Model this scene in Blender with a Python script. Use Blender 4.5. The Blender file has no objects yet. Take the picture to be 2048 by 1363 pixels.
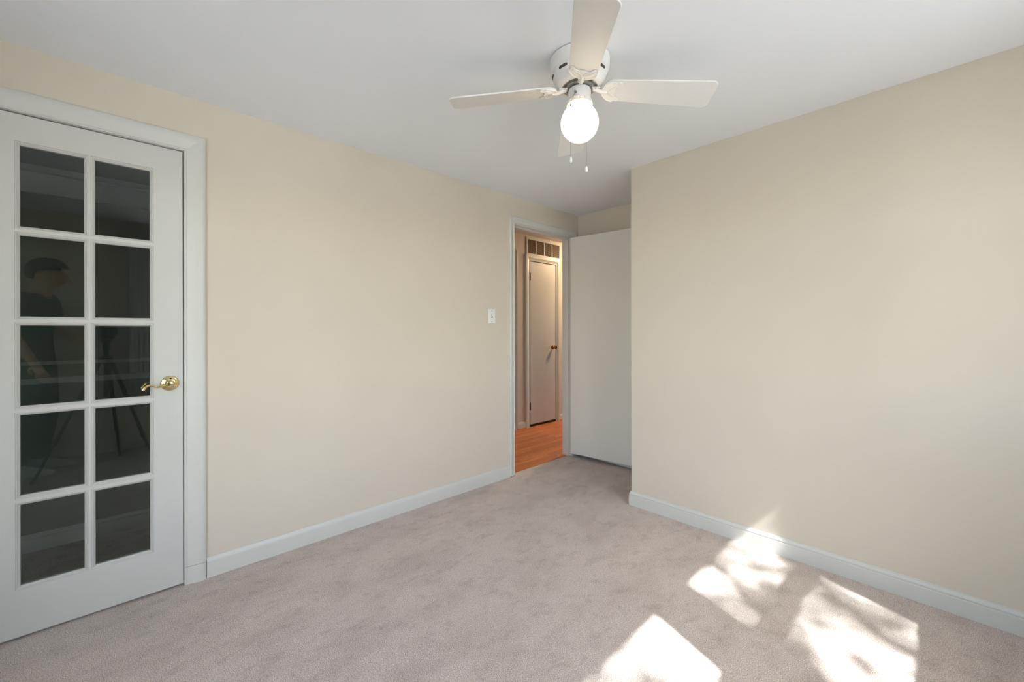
import bpy, bmesh, math, random
from math import sin, cos, pi, radians, tan
from mathutils import Vector, Matrix
random.seed(7); SEED = 13
SC = bpy.context.scene
COL = SC.collection

# ------------------------------------------------------------------ camera
CAM = Vector((2.48231, 0.0, 1.18308)); YAW = 0.81096; FPX = 834.69
FW = Vector((-sin(YAW), cos(YAW), 0)); RT = Vector((cos(YAW), sin(YAW), 0)); UP = Vector((0, 0, 1))
cd = bpy.data.cameras.new('camera'); co = bpy.data.objects.new('camera', cd); COL.objects.link(co)
cd.sensor_width = 36; cd.sensor_fit = 'HORIZONTAL'; cd.lens = FPX * 36 / 2048
cd.shift_y = -(681.5 - 661.17) / 2048; cd.clip_start = 0.02
roll = 0.00164
r_ = (RT * cos(roll) - UP * sin(roll)); u_ = (UP * cos(roll) + RT * sin(roll))
M = Matrix.Identity(4)
for i in range(3):
    M[i][0] = r_[i]; M[i][1] = u_[i]; M[i][2] = -FW[i]; M[i][3] = CAM[i]
co.matrix_world = M
SC.camera = co

# ------------------------------------------------------------------ world, sun, exposure
w = bpy.data.worlds.new('sky'); SC.world = w; w.use_nodes = True
nt = w.node_tree; bg = nt.nodes['Background']
sky = nt.nodes.new('ShaderNodeTexSky'); sky.sky_type = 'NISHITA'; sky.sun_disc = False
SUN_EL = math.atan(1.17); SUN_AZ = math.atan2(0.939, -0.344)
sky.sun_elevation = SUN_EL; sky.sun_rotation = SUN_AZ; sky.air_density = 1.0; sky.dust_density = 2.0
mixc = nt.nodes.new('ShaderNodeMix'); mixc.data_type = 'RGBA'; mixc.inputs[0].default_value = 0.55
hsv = nt.nodes.new('ShaderNodeHueSaturation'); hsv.inputs['Saturation'].default_value = 0.8; hsv.inputs['Value'].default_value = 1.0
nt.links.new(sky.outputs[0], hsv.inputs['Color']); nt.links.new(hsv.outputs[0], bg.inputs['Color'])
bg.inputs['Strength'].default_value = 1.25
sl = bpy.data.lights.new('sun', 'SUN'); so = bpy.data.objects.new('sun', sl); COL.objects.link(so)
sl.energy = 21.0; sl.angle = radians(0.8); sl.color = (0.96, 0.98, 1.0)
sd = Vector((-0.939, 0.344, -1.17)).normalized()      # direction the sunlight travels
so.rotation_euler = sd.to_track_quat('-Z', 'Y').to_euler()
vs = SC.view_settings
vs.view_transform = 'Standard'; vs.look = 'None'; vs.gamma = 1.0; vs.use_curve_mapping = False
vs.exposure = 0.41

# ------------------------------------------------------------------ dimensions
H = 2.29; XW = 3.225; YR = 2.5586; XC = 0.9741; YB = 3.241; YREAR = -0.95
HX = -1.1306; HH = 2.365; HF = -0.012

# ------------------------------------------------------------------ helpers
def srgb(r, g, b):
    f = lambda c: (c / 255 / 12.92) if c / 255 <= 0.04045 else ((c / 255 + 0.055) / 1.055) ** 2.4
    return (f(r), f(g), f(b), 1)

def mat(name, col, rough=0.6, metal=0.0, spec=0.5, bump=0.0, bscale=200, var=0.0, vscale=3, emit=None, estr=0):
    m = bpy.data.materials.new(name); m.use_nodes = True
    n = m.node_tree.nodes; l = m.node_tree.links; p = n['Principled BSDF']
    p.inputs['Base Color'].default_value = (*col[:3], 1); p.inputs['Roughness'].default_value = rough
    p.inputs['Metallic'].default_value = metal; p.inputs['Specular IOR Level'].default_value = spec
    tc = n.new('ShaderNodeTexCoord')
    if var > 0:
        t = n.new('ShaderNodeTexNoise'); t.inputs['Scale'].default_value = vscale; t.inputs['Detail'].default_value = 4
        l.new(tc.outputs['Object'], t.inputs['Vector'])
        r = n.new('ShaderNodeValToRGB'); c = Vector(col[:3])
        r.color_ramp.elements[0].position = 0.3; r.color_ramp.elements[1].position = 0.7
        r.color_ramp.elements[0].color = (*(c * (1 - var)), 1); r.color_ramp.elements[1].color = (*(c * (1 + var)), 1)
        l.new(t.outputs[0], r.inputs[0]); l.new(r.outputs[0], p.inputs['Base Color'])
    if bump > 0:
        t = n.new('ShaderNodeTexNoise'); t.inputs['Scale'].default_value = bscale; t.inputs['Detail'].default_value = 3
        l.new(tc.outputs['Object'], t.inputs['Vector'])
        b = n.new('ShaderNodeBump'); b.inputs['Strength'].default_value = bump; b.inputs['Distance'].default_value = 0.002
        l.new(t.outputs[0], b.inputs['Height']); l.new(b.outputs[0], p.inputs['Normal'])
    if emit:
        p.inputs['Emission Color'].default_value = (*emit, 1); p.inputs['Emission Strength'].default_value = estr
    return m

def glass_mat(name, tint, ior=1.5):
    m = bpy.data.materials.new(name); m.use_nodes = True
    n = m.node_tree.nodes; l = m.node_tree.links; n.clear()
    o = n.new('ShaderNodeOutputMaterial'); mx = n.new('ShaderNodeMixShader'); tr = n.new('ShaderNodeBsdfTransparent')
    gl = n.new('ShaderNodeBsdfGlossy'); gl.inputs['Roughness'].default_value = 0.0
    fr = n.new('ShaderNodeFresnel'); fr.inputs['IOR'].default_value = ior
    tr.inputs['Color'].default_value = (*tint, 1)
    # same reflectance at the front and the back face of the thin pane
    ge = n.new('ShaderNodeNewGeometry'); mr = n.new('ShaderNodeMapRange')
    mr.inputs['To Min'].default_value = ior; mr.inputs['To Max'].default_value = 1 / ior
    l.new(ge.outputs['Backfacing'], mr.inputs['Value']); l.new(mr.outputs[0], fr.inputs['IOR'])
    l.new(fr.outputs[0], mx.inputs[0]); l.new(tr.outputs[0], mx.inputs[1]); l.new(gl.outputs[0], mx.inputs[2]); l.new(mx.outputs[0], o.inputs[0])
    return m

WALLC = srgb(213, 203, 188)
M_wall = mat('beige_wall_paint', WALLC, 0.75, spec=0.3, bump=0.12, bscale=260, var=0.012, vscale=2.5)
M_ceil = mat('flat_white_ceiling_paint', srgb(241, 243, 245), 0.9, spec=0.2, bump=0.08, bscale=200)
M_trim = mat('white_trim_paint', srgb(209, 209, 203), 0.38, spec=0.5, bump=0.05, bscale=60)
M_door = mat('white_door_paint', srgb(204, 204, 199), 0.45, spec=0.5, bump=0.08, bscale=90, var=0.01, vscale=4)
M_slab = mat('white_slab_door_paint', srgb(228, 224, 216), 0.5, spec=0.4, bump=0.06, bscale=90)
M_fan = mat('white_fan_enamel', srgb(234, 232, 228), 0.35)
M_dark = mat('dark_gap', srgb(24, 24, 22), 0.9)
M_slot = mat('dark_motor_vent', srgb(70, 66, 62), 0.7)
M_steel = mat('grey_steel', srgb(150, 150, 146), 0.35, metal=0.8)
M_brass = mat('polished_brass', srgb(228, 208, 152), 0.16, metal=1.0)
M_brassold = mat('aged_brass', srgb(168, 128, 70), 0.25, metal=1.0)
M_plast = mat('white_plastic', srgb(236, 236, 230), 0.3)
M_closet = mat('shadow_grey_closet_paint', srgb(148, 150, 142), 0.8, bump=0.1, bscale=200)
M_black = mat('black_plastic', srgb(18, 18, 19), 0.5)
M_pane = glass_mat('door_glass', (0.84, 0.89, 0.86), 1.62)
M_wing = glass_mat('window_glass', (0.96, 0.97, 0.96))

# carpet: fine pile speckle, brushed patches with a shape of their own
def carpet_mat():
    m = bpy.data.materials.new('cut_pile_carpet'); m.use_nodes = True
    n = m.node_tree.nodes; l = m.node_tree.links; p = n['Principled BSDF']
    p.inputs['Roughness'].default_value = 1.0; p.inputs['Specular IOR Level'].default_value = 0.05
    tc = n.new('ShaderNodeTexCoord')
    def noise(scale, det, rough=0.5, vec=None, dist=0):
        t = n.new('ShaderNodeTexNoise'); t.inputs['Scale'].default_value = scale; t.inputs['Detail'].default_value = det
        t.inputs['Roughness'].default_value = rough; t.inputs['Distortion'].default_value = dist
        l.new(vec or tc.outputs['Object'], t.inputs['Vector']); return t
    def ramp(src, stops):
        r = n.new('ShaderNodeValToRGB'); l.new(src, r.inputs[0])
        for i, (pos, c) in enumerate(stops):
            e = r.color_ramp.elements[i] if i < 2 else r.color_ramp.elements.new(pos)
            e.position = pos; e.color = (*c[:3], 1)
        return r
    def mixm(a, b, fac, mode='MULTIPLY'):
        x = n.new('ShaderNodeMix'); x.data_type = 'RGBA'; x.blend_type = mode; x.inputs[0].default_value = fac
        l.new(a, x.inputs[6]); l.new(b, x.inputs[7]); return x.outputs[2]
    base = noise(330, 3, 0.7)
    c0 = ramp(base.outputs[0], [(0.33, srgb(144, 127, 118)), (0.66, srgb(255, 245, 237))])
    speck = noise(700, 2, 0.6)
    c1 = ramp(speck.outputs[0], [(0.39, (0.70, 0.69, 0.68)), (0.61, (1.20, 1.19, 1.19))])
    mp = n.new('ShaderNodeMapping'); mp.inputs['Rotation'].default_value = (0, 0, 0.12); mp.inputs['Scale'].default_value = (1.5, 0.9, 1)
    l.new(tc.outputs['Object'], mp.inputs['Vector'])
    pat = noise(3.2, 6, 0.68, mp.outputs[0], 0.15)
    c2 = ramp(pat.outputs[0], [(0.36, (0.85, 0.84, 0.83)), (0.56, (1.0, 1.0, 1.0))])
    pat2 = noise(11, 6, 0.72, mp.outputs[0], 0.2)
    c3 = ramp(pat2.outputs[0], [(0.35, (0.82, 0.81, 0.81)), (0.47, (1.0, 1.0, 1.0))])
    o = mixm(c0.outputs[0], c1.outputs[0], 0.8); o = mixm(o, c2.outputs[0], 0.9); o = mixm(o, c3.outputs[0], 0.8)
    l.new(o, p.inputs['Base Color'])
    b = n.new('ShaderNodeBump'); b.inputs['Strength'].default_value = 0.7; b.inputs['Distance'].default_value = 0.004
    l.new(base.outputs[0], b.inputs['Height']); l.new(b.outputs[0], p.inputs['Normal'])
    return m
M_carpet = carpet_mat()

def oak_mat():
    m = bpy.data.materials.new('oak_strip_floor'); m.use_nodes = True
    n = m.node_tree.nodes; l = m.node_tree.links; p = n['Principled BSDF']
    p.inputs['Roughness'].default_value = 0.32
    tc = n.new('ShaderNodeTexCoord')
    mp = n.new('ShaderNodeMapping'); mp.inputs['Rotation'].default_value = (0, 0, pi / 2)
    l.new(tc.outputs['Object'], mp.inputs['Vector'])
    br = n.new('ShaderNodeTexBrick'); br.inputs['Scale'].default_value = 1.0; br.inputs['Brick Width'].default_value = 0.9
    br.inputs['Row Height'].default_value = 0.057; br.inputs['Mortar Size'].default_value = 0.0007; br.offset = 0.37
    br.inputs['Color1'].default_value = srgb(212, 134, 66); br.inputs['Color2'].default_value = srgb(178, 102, 46)
    br.inputs['Mortar'].default_value = srgb(70, 36, 16)
    l.new(mp.outputs[0], br.inputs['Vector'])
    m2 = n.new('ShaderNodeMapping'); m2.inputs['Scale'].default_value = (60, 3, 1); l.new(tc.outputs['Object'], m2.inputs['Vector'])
    g = n.new('ShaderNodeTexNoise'); g.inputs['Scale'].default_value = 1.5; g.inputs['Detail'].default_value = 5; l.new(m2.outputs[0], g.inputs['Vector'])
    r = n.new('ShaderNodeValToRGB'); r.color_ramp.elements[0].position = 0.35; r.color_ramp.elements[0].color = (0.72, 0.66, 0.6, 1)
    r.color_ramp.elements[1].position = 0.65; r.color_ramp.elements[1].color = (1.1, 1.1, 1.1, 1); l.new(g.outputs[0], r.inputs[0])
    x = n.new('ShaderNodeMix'); x.data_type = 'RGBA'; x.blend_type = 'MULTIPLY'; x.inputs[0].default_value = 1
    l.new(br.outputs[0], x.inputs[6]); l.new(r.outputs[0], x.inputs[7]); l.new(x.outputs[2], p.inputs['Base Color'])
    return m
M_oak = oak_mat()

def obj(name, bm, m, parent=None, smooth=False, bevel=0.0):
    bmesh.ops.recalc_face_normals(bm, faces=bm.faces)
    me = bpy.data.meshes.new(name); bm.to_mesh(me); bm.free()
    o = bpy.data.objects.new(name, me); COL.objects.link(o); me.materials.append(m)
    if smooth:
        for f in me.polygons: f.use_smooth = True
        md = o.modifiers.new('edge_split', 'EDGE_SPLIT'); md.split_angle = radians(38)
    if bevel:
        b = o.modifiers.new('bevel', 'BEVEL'); b.width = bevel; b.segments = 2; b.limit_method = 'ANGLE'
    if parent: o.parent = parent; o.matrix_parent_inverse = parent.matrix_world.inverted() if False else Matrix.Identity(4)
    return o
def tag(o, label=None, cat=None, group=None, kind=None):
    if label: o['label'] = label
    if cat: o['category'] = cat
    if group: o['group'] = group
    if kind: o['kind'] = kind
    return o
def empty(name, loc=(0, 0, 0), rotz=0):
    o = bpy.data.objects.new(name, None); COL.objects.link(o); o.location = loc; o.rotation_euler = (0, 0, rotz); o.empty_display_size = 0.1
    return o
def box(bm, x0, x1, y0, y1, z0, z1):
    v = [bm.verts.new((x, y, z)) for x in (x0, x1) for y in (y0, y1) for z in (z0, z1)]
    for f in ((0, 1, 3, 2), (4, 6, 7, 5), (0, 4, 5, 1), (2, 3, 7, 6), (0, 2, 6, 4), (1, 5, 7, 3)):
        bm.faces.new([v[i] for i in f])
def boxes(*bs):
    bm = bmesh.new()
    for b in bs: box(bm, *b)
    return bm
def lathe(bm, prof, c=(0, 0, 0), n=48, cap=False, mtx=None):
    rings = []
    for r, z in prof:
        if r < 1e-6: 
            p = Vector((0, 0, z)); rings.append([bm.verts.new((mtx @ p if mtx else p) + Vector(c))])
        else:
            rr = []
            for i in range(n):
                p = Vector((r * cos(2 * pi * i / n), r * sin(2 * pi * i / n), z)); rr.append(bm.verts.new((mtx @ p if mtx else p) + Vector(c)))
            rings.append(rr)
    for a, b in zip(rings, rings[1:]):
        for i in range(n):
            j = (i + 1) % n
            if len(a) == 1 and len(b) == 1: continue
            if len(a) == 1: bm.faces.new((a[0], b[j], b[i]))
            elif len(b) == 1: bm.faces.new((a[i], a[j], b[0]))
            else: bm.faces.new((a[i], a[j], b[j], b[i]))
def tube(bm, pts, rad, n=8, closed=False, capped=True):
    pts = [Vector(p) for p in pts]; N = len(pts); rings = []
    ref = Vector((0, 0, 1))
    for i, p in enumerate(pts):
        a = pts[(i - 1) % N] if (closed or i > 0) else p; b = pts[(i + 1) % N] if (closed or i < N - 1) else p
        t = (b - a).normalized(); 
        if abs(t.dot(ref)) > 0.95: ref2 = Vector((1, 0, 0))
        else: ref2 = ref
        u = t.cross(ref2).normalized(); v = u.cross(t).normalized()
        r = rad[i] if isinstance(rad, (list, tuple)) else rad
        rings.append([bm.verts.new(p + u * r * cos(2 * pi * k / n) + v * r * sin(2 * pi * k / n)) for k in range(n)])
    rng = range(N) if closed else range(N - 1)
    for i in rng:
        a, b = rings[i], rings[(i + 1) % N]
        for k in range(n):
            j = (k + 1) % n; bm.faces.new((a[k], a[j], b[j], b[k]))
    if capped and not closed:
        bm.faces.new(rings[0][::-1]); bm.faces.new(rings[-1])
def extrude_profile(bm, prof, a, b, out, cap=True, ma=0.0, mb=0.0):
    """prof: (depth from wall, height) points; runs from a to b on the floor; out: unit vector off the wall; ma/mb: mitre"""
    a = Vector(a); b = Vector(b); out = Vector(out); d = (b - a).normalized()
    A = [bm.verts.new(a + out * p + UP * q - d * p * ma) for p, q in prof]; B = [bm.verts.new(b + out * p + UP * q + d * p * mb) for p, q in prof]
    n = len(prof)
    for i in range(n):
        j = (i + 1) % n; bm.faces.new((A[i], A[j], B[j], B[i]))
    if cap: bm.faces.new(A); bm.faces.new(B[::-1])
def poly_prism(bm, pts, z0, z1):
    A = [bm.verts.new((x, y, z0)) for x, y in pts]; B = [bm.verts.new((x, y, z1)) for x, y in pts]; n = len(pts)
    bm.faces.new(A[::-1]); bm.faces.new(B)
    for i in range(n):
        j = (i + 1) % n; bm.faces.new((A[i], A[j], B[j], B[i]))

# ------------------------------------------------------------------ room shell
struct = lambda name, bm, m, **k: tag(obj(name, bm, m, **k), kind='structure')
WT = 0.115
# openings in the left wall
FD0, FD1, FDT = -0.405, 0.247, 2.045          # closet french door rough opening
BD0, BD1, BDT = 2.365, 3.165, 2.078           # bedroom doorway rough opening
bm = boxes((-WT, 0, YREAR - 0.1, FD0, HF, H), (-WT, 0, FD0, FD1, FDT, H), (-WT, 0, FD1, BD0, HF, H),
           (-WT, 0, BD0, BD1, BDT, HH), (-WT, 0, BD1, YB + 0.1, HF, HH), (-WT, 0, YB + 0.1, 6.2, HF - 0.05, HH + 0.1))
struct('wall_left', bm, M_wall)
bm = boxes((XC, XW + 0.15, YR, YB + 0.1, -0.05, H + 0.02))
struct('wall_right', bm, M_wall)
struct('wall_far', boxes((0, XC, YB, YB + 0.1, -0.05, H + 0.02)), M_wall)
RW0, RW1, RZ0, RZ1 = 1.15, 2.75, 0.45, 2.06
struct('wall_rear', boxes((0, RW0, YREAR - 0.1, YREAR, -0.05, H + 0.02), (RW1, XW + 0.15, YREAR - 0.1, YREAR, -0.05, H + 0.02),
                          (RW0, RW1, YREAR - 0.1, YREAR, -0.05, RZ0), (RW0, RW1, YREAR - 0.1, YREAR, RZ1, H + 0.02)), M_wall)
struct('ceiling', boxes((0, XW + 0.15, YREAR - 0.1, YB + 0.1, H, H + 0.12)), M_ceil)
struct('floor', boxes((-0.036, XW, YREAR, YB, -0.03, -0.006)), M_carpet)
# window wall with two openings
WZ0, WZ1 = 0.972, 2.135
W1 = (1.312, 2.045); W2 = (0.35, 1.05)
fr = 0.03
def wy(w): return (w[0] - fr, w[1] + fr)
a0, a1 = wy(W2); b0, b1 = wy(W1); WX1 = XW + 0.13
bm = boxes((XW, WX1, YREAR, YR, -0.05, WZ0 - fr), (XW, WX1, YREAR, YR, WZ1 + fr, H),
           (XW, WX1, YREAR, a0, WZ0 - fr, WZ1 + fr), (XW, WX1, a1, b0, WZ0 - fr, WZ1 + fr), (XW, WX1, b1, YR, WZ0 - fr, WZ1 + fr))
struct('wall_window', bm, M_wall)

BB = [(0, 0), (0.013, 0), (0.013, 0.058), (0.0125, 0.062), (0.0095, 0.0635), (0.0095, 0.066), (0.0112, 0.069), (0.0112, 0.073), (0.0085, 0.078), (0.0055, 0.083), (0.0045, 0.088), (0, 0.088)]
BB = [(p, q * 1.0 + (-0.012 if q == 0 else 0)) for p, q in BB]
def bb(name, segs):
    bm = bmesh.new()
    for s in segs: extrude_profile(bm, BB, *s[:3], ma=s[3] if len(s) > 3 else 0, mb=s[4] if len(s) > 4 else 0)
    struct(name, bm, M_trim)
BBL = [(0, -0.012), (0.0125, -0.012), (0.0125, 0.06), (0.0118, 0.070), (0.0095, 0.078), (0.0065, 0.084), (0.0048, 0.090), (0, 0.091)]
bm = bmesh.new(); extrude_profile(bm, BBL, (0, 0.3186, 0), (0, 2.327, 0), (1, 0, 0)); extrude_profile(bm, BBL, (0, YREAR, 0), (0, -0.476, 0), (1, 0, 0))
struct('baseboard_left', bm, M_trim)
bb('baseboard_right', [((XC, YR, 0), (XW, YR, 0), (0, -1, 0), 1, -1), ((XC, YB, 0), (XC, YR, 0), (-1, 0, 0), -1, 1)])
bb('baseboard_far', [((0.0, YB, 0), (XC, YB, 0), (0, -1, 0), 0, -1)])
bb('baseboard_window', [((XW, YR, 0), (XW, YREAR, 0), (-1, 0, 0), -1, -1)])
bb('baseboard_rear', [((XW, YREAR, 0), (0, YREAR, 0), (0, 1, 0), -1, -1)])

# ------------------------------------------------------------------ windows
def window(name, w):
    y0, y1 = w
    root = tag(empty(name, (0, 0, 0)), kind='structure')
    # box frame, jamb extension
    xo, xi = XW + 0.13, XW
    obj('frame', boxes((xi, xo, y0 - fr, y0, WZ0 - fr, WZ1 + fr), (xi, xo, y1, y1 + fr, WZ0 - fr, WZ1 + fr), (xi, xo, y0, y1, WZ1, WZ1 + fr), (xi, xo, y0, y1, WZ0 - fr, WZ0)), M_trim, root)
    cw = 0.06
    obj('casing', boxes((XW - 0.016, XW, y0 - cw - 0.01, y0 - 0.01, WZ0 - 0.01, WZ1 + cw), (XW - 0.016, XW, y1 + 0.01, y1 + cw + 0.01, WZ0 - 0.01, WZ1 + cw), (XW - 0.016, XW, y0 - 0.01, y1 + 0.01, WZ1 + 0.005, WZ1 + cw)), M_trim, root, bevel=0.003)
    obj('sill', boxes((XW - 0.06, XW + 0.05, y0 - cw - 0.03, y1 + cw + 0.03, WZ0 - 0.035, WZ0 - 0.012), (XW - 0.014, XW, y0 - cw - 0.01, y1 + cw + 0.01, WZ0 - 0.10, WZ0 - 0.035)), M_trim, root, bevel=0.003)
    zm = 1.60; st = 0.012
    def sash(nm, x0, z0, z1, bt, tp):
        s = obj(nm, boxes((x0, x0 + 0.035, y0, y0 + st, z0, z1), (x0, x0 + 0.035, y1 - st, y1, z0, z1), (x0, x0 + 0.035, y0 + st, y1 - st, z0, z0 + bt), (x0, x0 + 0.035, y0 + st, y1 - st, z1 - tp, z1)), M_trim, root)
        obj('glass_pane', boxes((x0 + 0.016, x0 + 0.020, y0 + st, y1 - st, z0 + bt, z1 - tp)), M_wing, s)
    sash('upper_sash', XW + 0.085, 1.622, WZ1, 0.060, 0.012)
    sash('lower_sash', XW + 0.045, WZ0, 1.672, 0.02, 0.085)
    lk = obj('sash_lock', boxes((XW + 0.035, XW + 0.045, (y0 + y1) / 2 - 0.025, (y0 + y1) / 2 + 0.025, 1.647, 1.672)), M_steel, root)
    return root
window('window_1', W1); window('window_2', W2)
# portals only guide sampling of the daylight that enters through the two windows
for w in (W1, W2):
    pl = bpy.data.lights.new('window_portal', 'AREA'); po = bpy.data.objects.new('window_portal', pl); COL.objects.link(po)
    pl.shape = 'RECTANGLE'; pl.size = w[1] - w[0] + 0.05; pl.size_y = WZ1 - WZ0 + 0.05
    pl.cycles.is_portal = True
    po.matrix_world = Matrix(((0, 0, 1, XW + 0.14), (1, 0, 0, (w[0] + w[1]) / 2), (0, 1, 0, (WZ0 + WZ1) / 2), (0, 0, 0, 1)))

# added rear window, unseen behind the camera, brightens alcove and near end
rw = tag(empty('added_rear_window', (0, YREAR, 0)), kind='structure')
obj('frame', boxes((RW0, RW0 + 0.04, -0.1, 0, RZ0, RZ1), (RW1 - 0.04, RW1, -0.1, 0, RZ0, RZ1), (RW0 + 0.04, RW1 - 0.04, -0.1, 0, RZ1 - 0.04, RZ1), (RW0 + 0.04, RW1 - 0.04, -0.1, 0, RZ0, RZ0 + 0.04), ((RW0 + RW1) / 2 - 0.03, (RW0 + RW1) / 2 + 0.03, -0.08, -0.02, RZ0 + 0.04, RZ1 - 0.04)), M_trim, rw)
obj('casing', boxes((RW0 - 0.06, RW0, 0, 0.016, RZ0 - 0.06, RZ1 + 0.06), (RW1, RW1 + 0.06, 0, 0.016, RZ0 - 0.06, RZ1 + 0.06), (RW0, RW1, 0, 0.016, RZ1, RZ1 + 0.06), (RW0, RW1, 0, 0.016, RZ0 - 0.06, RZ0)), M_trim, rw, bevel=0.003)
for xa, xb in ((RW0 + 0.04, (RW0 + RW1) / 2 - 0.03), ((RW0 + RW1) / 2 + 0.03, RW1 - 0.04)):
    obj('glass_pane', boxes((xa, xb, -0.052, -0.048, RZ0 + 0.04, RZ1 - 0.04)), M_wing, rw)
struct('added_eave', boxes((-1.5, XW + 1.4, YREAR - 1.3, YREAR - 0.1, 2.32, 2.42)), M_trim)      # added unseen eave, keeps the sun out of the rear window
pl = bpy.data.lights.new('window_portal', 'AREA'); po = bpy.data.objects.new('window_portal', pl); COL.objects.link(po)
pl.shape = 'RECTANGLE'; pl.size = RW1 - RW0; pl.size_y = RZ1 - RZ0; pl.cycles.is_portal = True
po.matrix_world = Matrix(((1, 0, 0, (RW0 + RW1) / 2), (0, 0, -1, YREAR - 0.11), (0, 1, 0, (RZ0 + RZ1) / 2), (0, 0, 0, 1)))

# ------------------------------------------------------------------ casings
def casing_profile(width, kind=0):
    # (distance out from opening edge, thickness) : inner bead, cove, thick back band
    if kind == 0: return [(0, 0), (0, 0.009), (0.003, 0.0115), (0.007, 0.0115), (0.0095, 0.009), (0.013, 0.0092), (0.026, 0.0125), (0.040, 0.0160), (0.052, 0.0182), (0.062, 0.0188), (0.070, 0.0178), (0.077, 0.0150), (width - 0.002, 0.0105), (width, 0.006), (width, 0)]
    return [(0, 0), (0, 0.007), (0.004, 0.010), (0.008, 0.010), (0.012, 0.008), (0.030, 0.012), (0.038, 0.016), (width - 0.014, 0.017), (width - 0.004, 0.016), (width, 0.012), (width, 0)]
def casing(name, y0, y1, zt, width, kind, x=0.0, sgn=1, zb=0.0, yclamp=None, parent=None, plinth=False, mlt=1.0):
    """three mitred legs around an opening y0..y1, height zt, on plane x, facing sgn*x"""
    prof = casing_profile(width, kind); bm = bmesh.new()
    def P(y, z, t): return bm.verts.new((x + sgn * t * mlt, y, z))
    path = []
    for d, t in prof:
        yy1 = y1 + d if yclamp is None else min(y1 + d, yclamp)
        path.append([P(y0 - d, zb, t), P(y0 - d, zt + d, t), P(yy1, zt + d, t), P(yy1, zb, t)])
    n = len(prof)
    for i in range(n):
        j = (i + 1) % n
        for k in range(3):
            try: bm.faces.new((path[i][k], path[i][k + 1], path[j][k + 1], path[j][k]))
            except ValueError: pass
    o = struct(name, bm, M_trim) if parent is None else obj(name, bm, M_trim, parent)
    return o
casing('trim_1', -0.392, 0.2345, 2.030, 0.0835, 0, zb=0.078)
# plinth piece below the cut in the casing
bm = bmesh.new()
for (ya, yb) in ((0.2345, 0.318), (-0.4755, -0.392)):
    pr = casing_profile(0.0835, 0)
    s = 1 if ya > 0 else -1; e = 0.2345 if s > 0 else -0.392
    A = [bm.verts.new((t * 1.04, e + s * d, -0.008)) for d, t in pr]; B = [bm.verts.new((t * 1.04, e + s * d, 0.0768)) for d, t in pr]
    for i in range(len(pr)):
        j = (i + 1) % len(pr); bm.faces.new((A[i], A[j], B[j], B[i]))
    bm.faces.new(A); bm.faces.new(B)
struct('trim_2', bm, M_trim)
casing('trim_3', 2.383, 3.149, 2.066, 0.056, 1, yclamp=YB - 0.002)
casing('trim_4', 2.383, 3.149, 2.066, 0.056, 1, x=-WT, sgn=-1, zb=HF)
# jambs and stops
struct('trim_5', boxes((-WT, 0.0, BD0, 2.385, HF, BDT), (-WT, 0.0, 3.145, BD1, HF, BDT), (-WT, 0.0, 2.385, 3.145, 2.062, BDT),
                       (-0.075, -0.040, 2.385, 2.396, HF, 2.051), (-0.075, -0.040, 3.134, 3.145, HF, 2.051), (-0.075, -0.040, 2.385, 3.145, 2.051, 2.062)), M_trim, bevel=0.0015)
struct('trim_6', boxes((-WT, 0.0, FD0, -0.390, HF, FDT), (-WT, 0.0, 0.2325, FD1, HF, FDT), (-WT, 0.0, -0.390, 0.2325, 2.0285, FDT),
                       (-0.06, -0.040, -0.390, -0.378, HF, 2.02), (-0.06, -0.040, 0.2205, 0.2325, HF, 2.02), (-0.06, -0.040, -0.390, 0.2325, 2.017, 2.0285)), M_trim)
# strike plate on the near jamb of the bedroom doorway
sp = tag(obj('strike_plate', boxes((-0.034, 0.0015, 2.3845, 2.3862, 0.945, 1.0), (0.0, 0.0015, 2.380, 2.3862, 0.958, 0.988)), M_brassold), 'small brass strike plate on the near jamb of the open doorway', 'strike plate')

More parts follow.
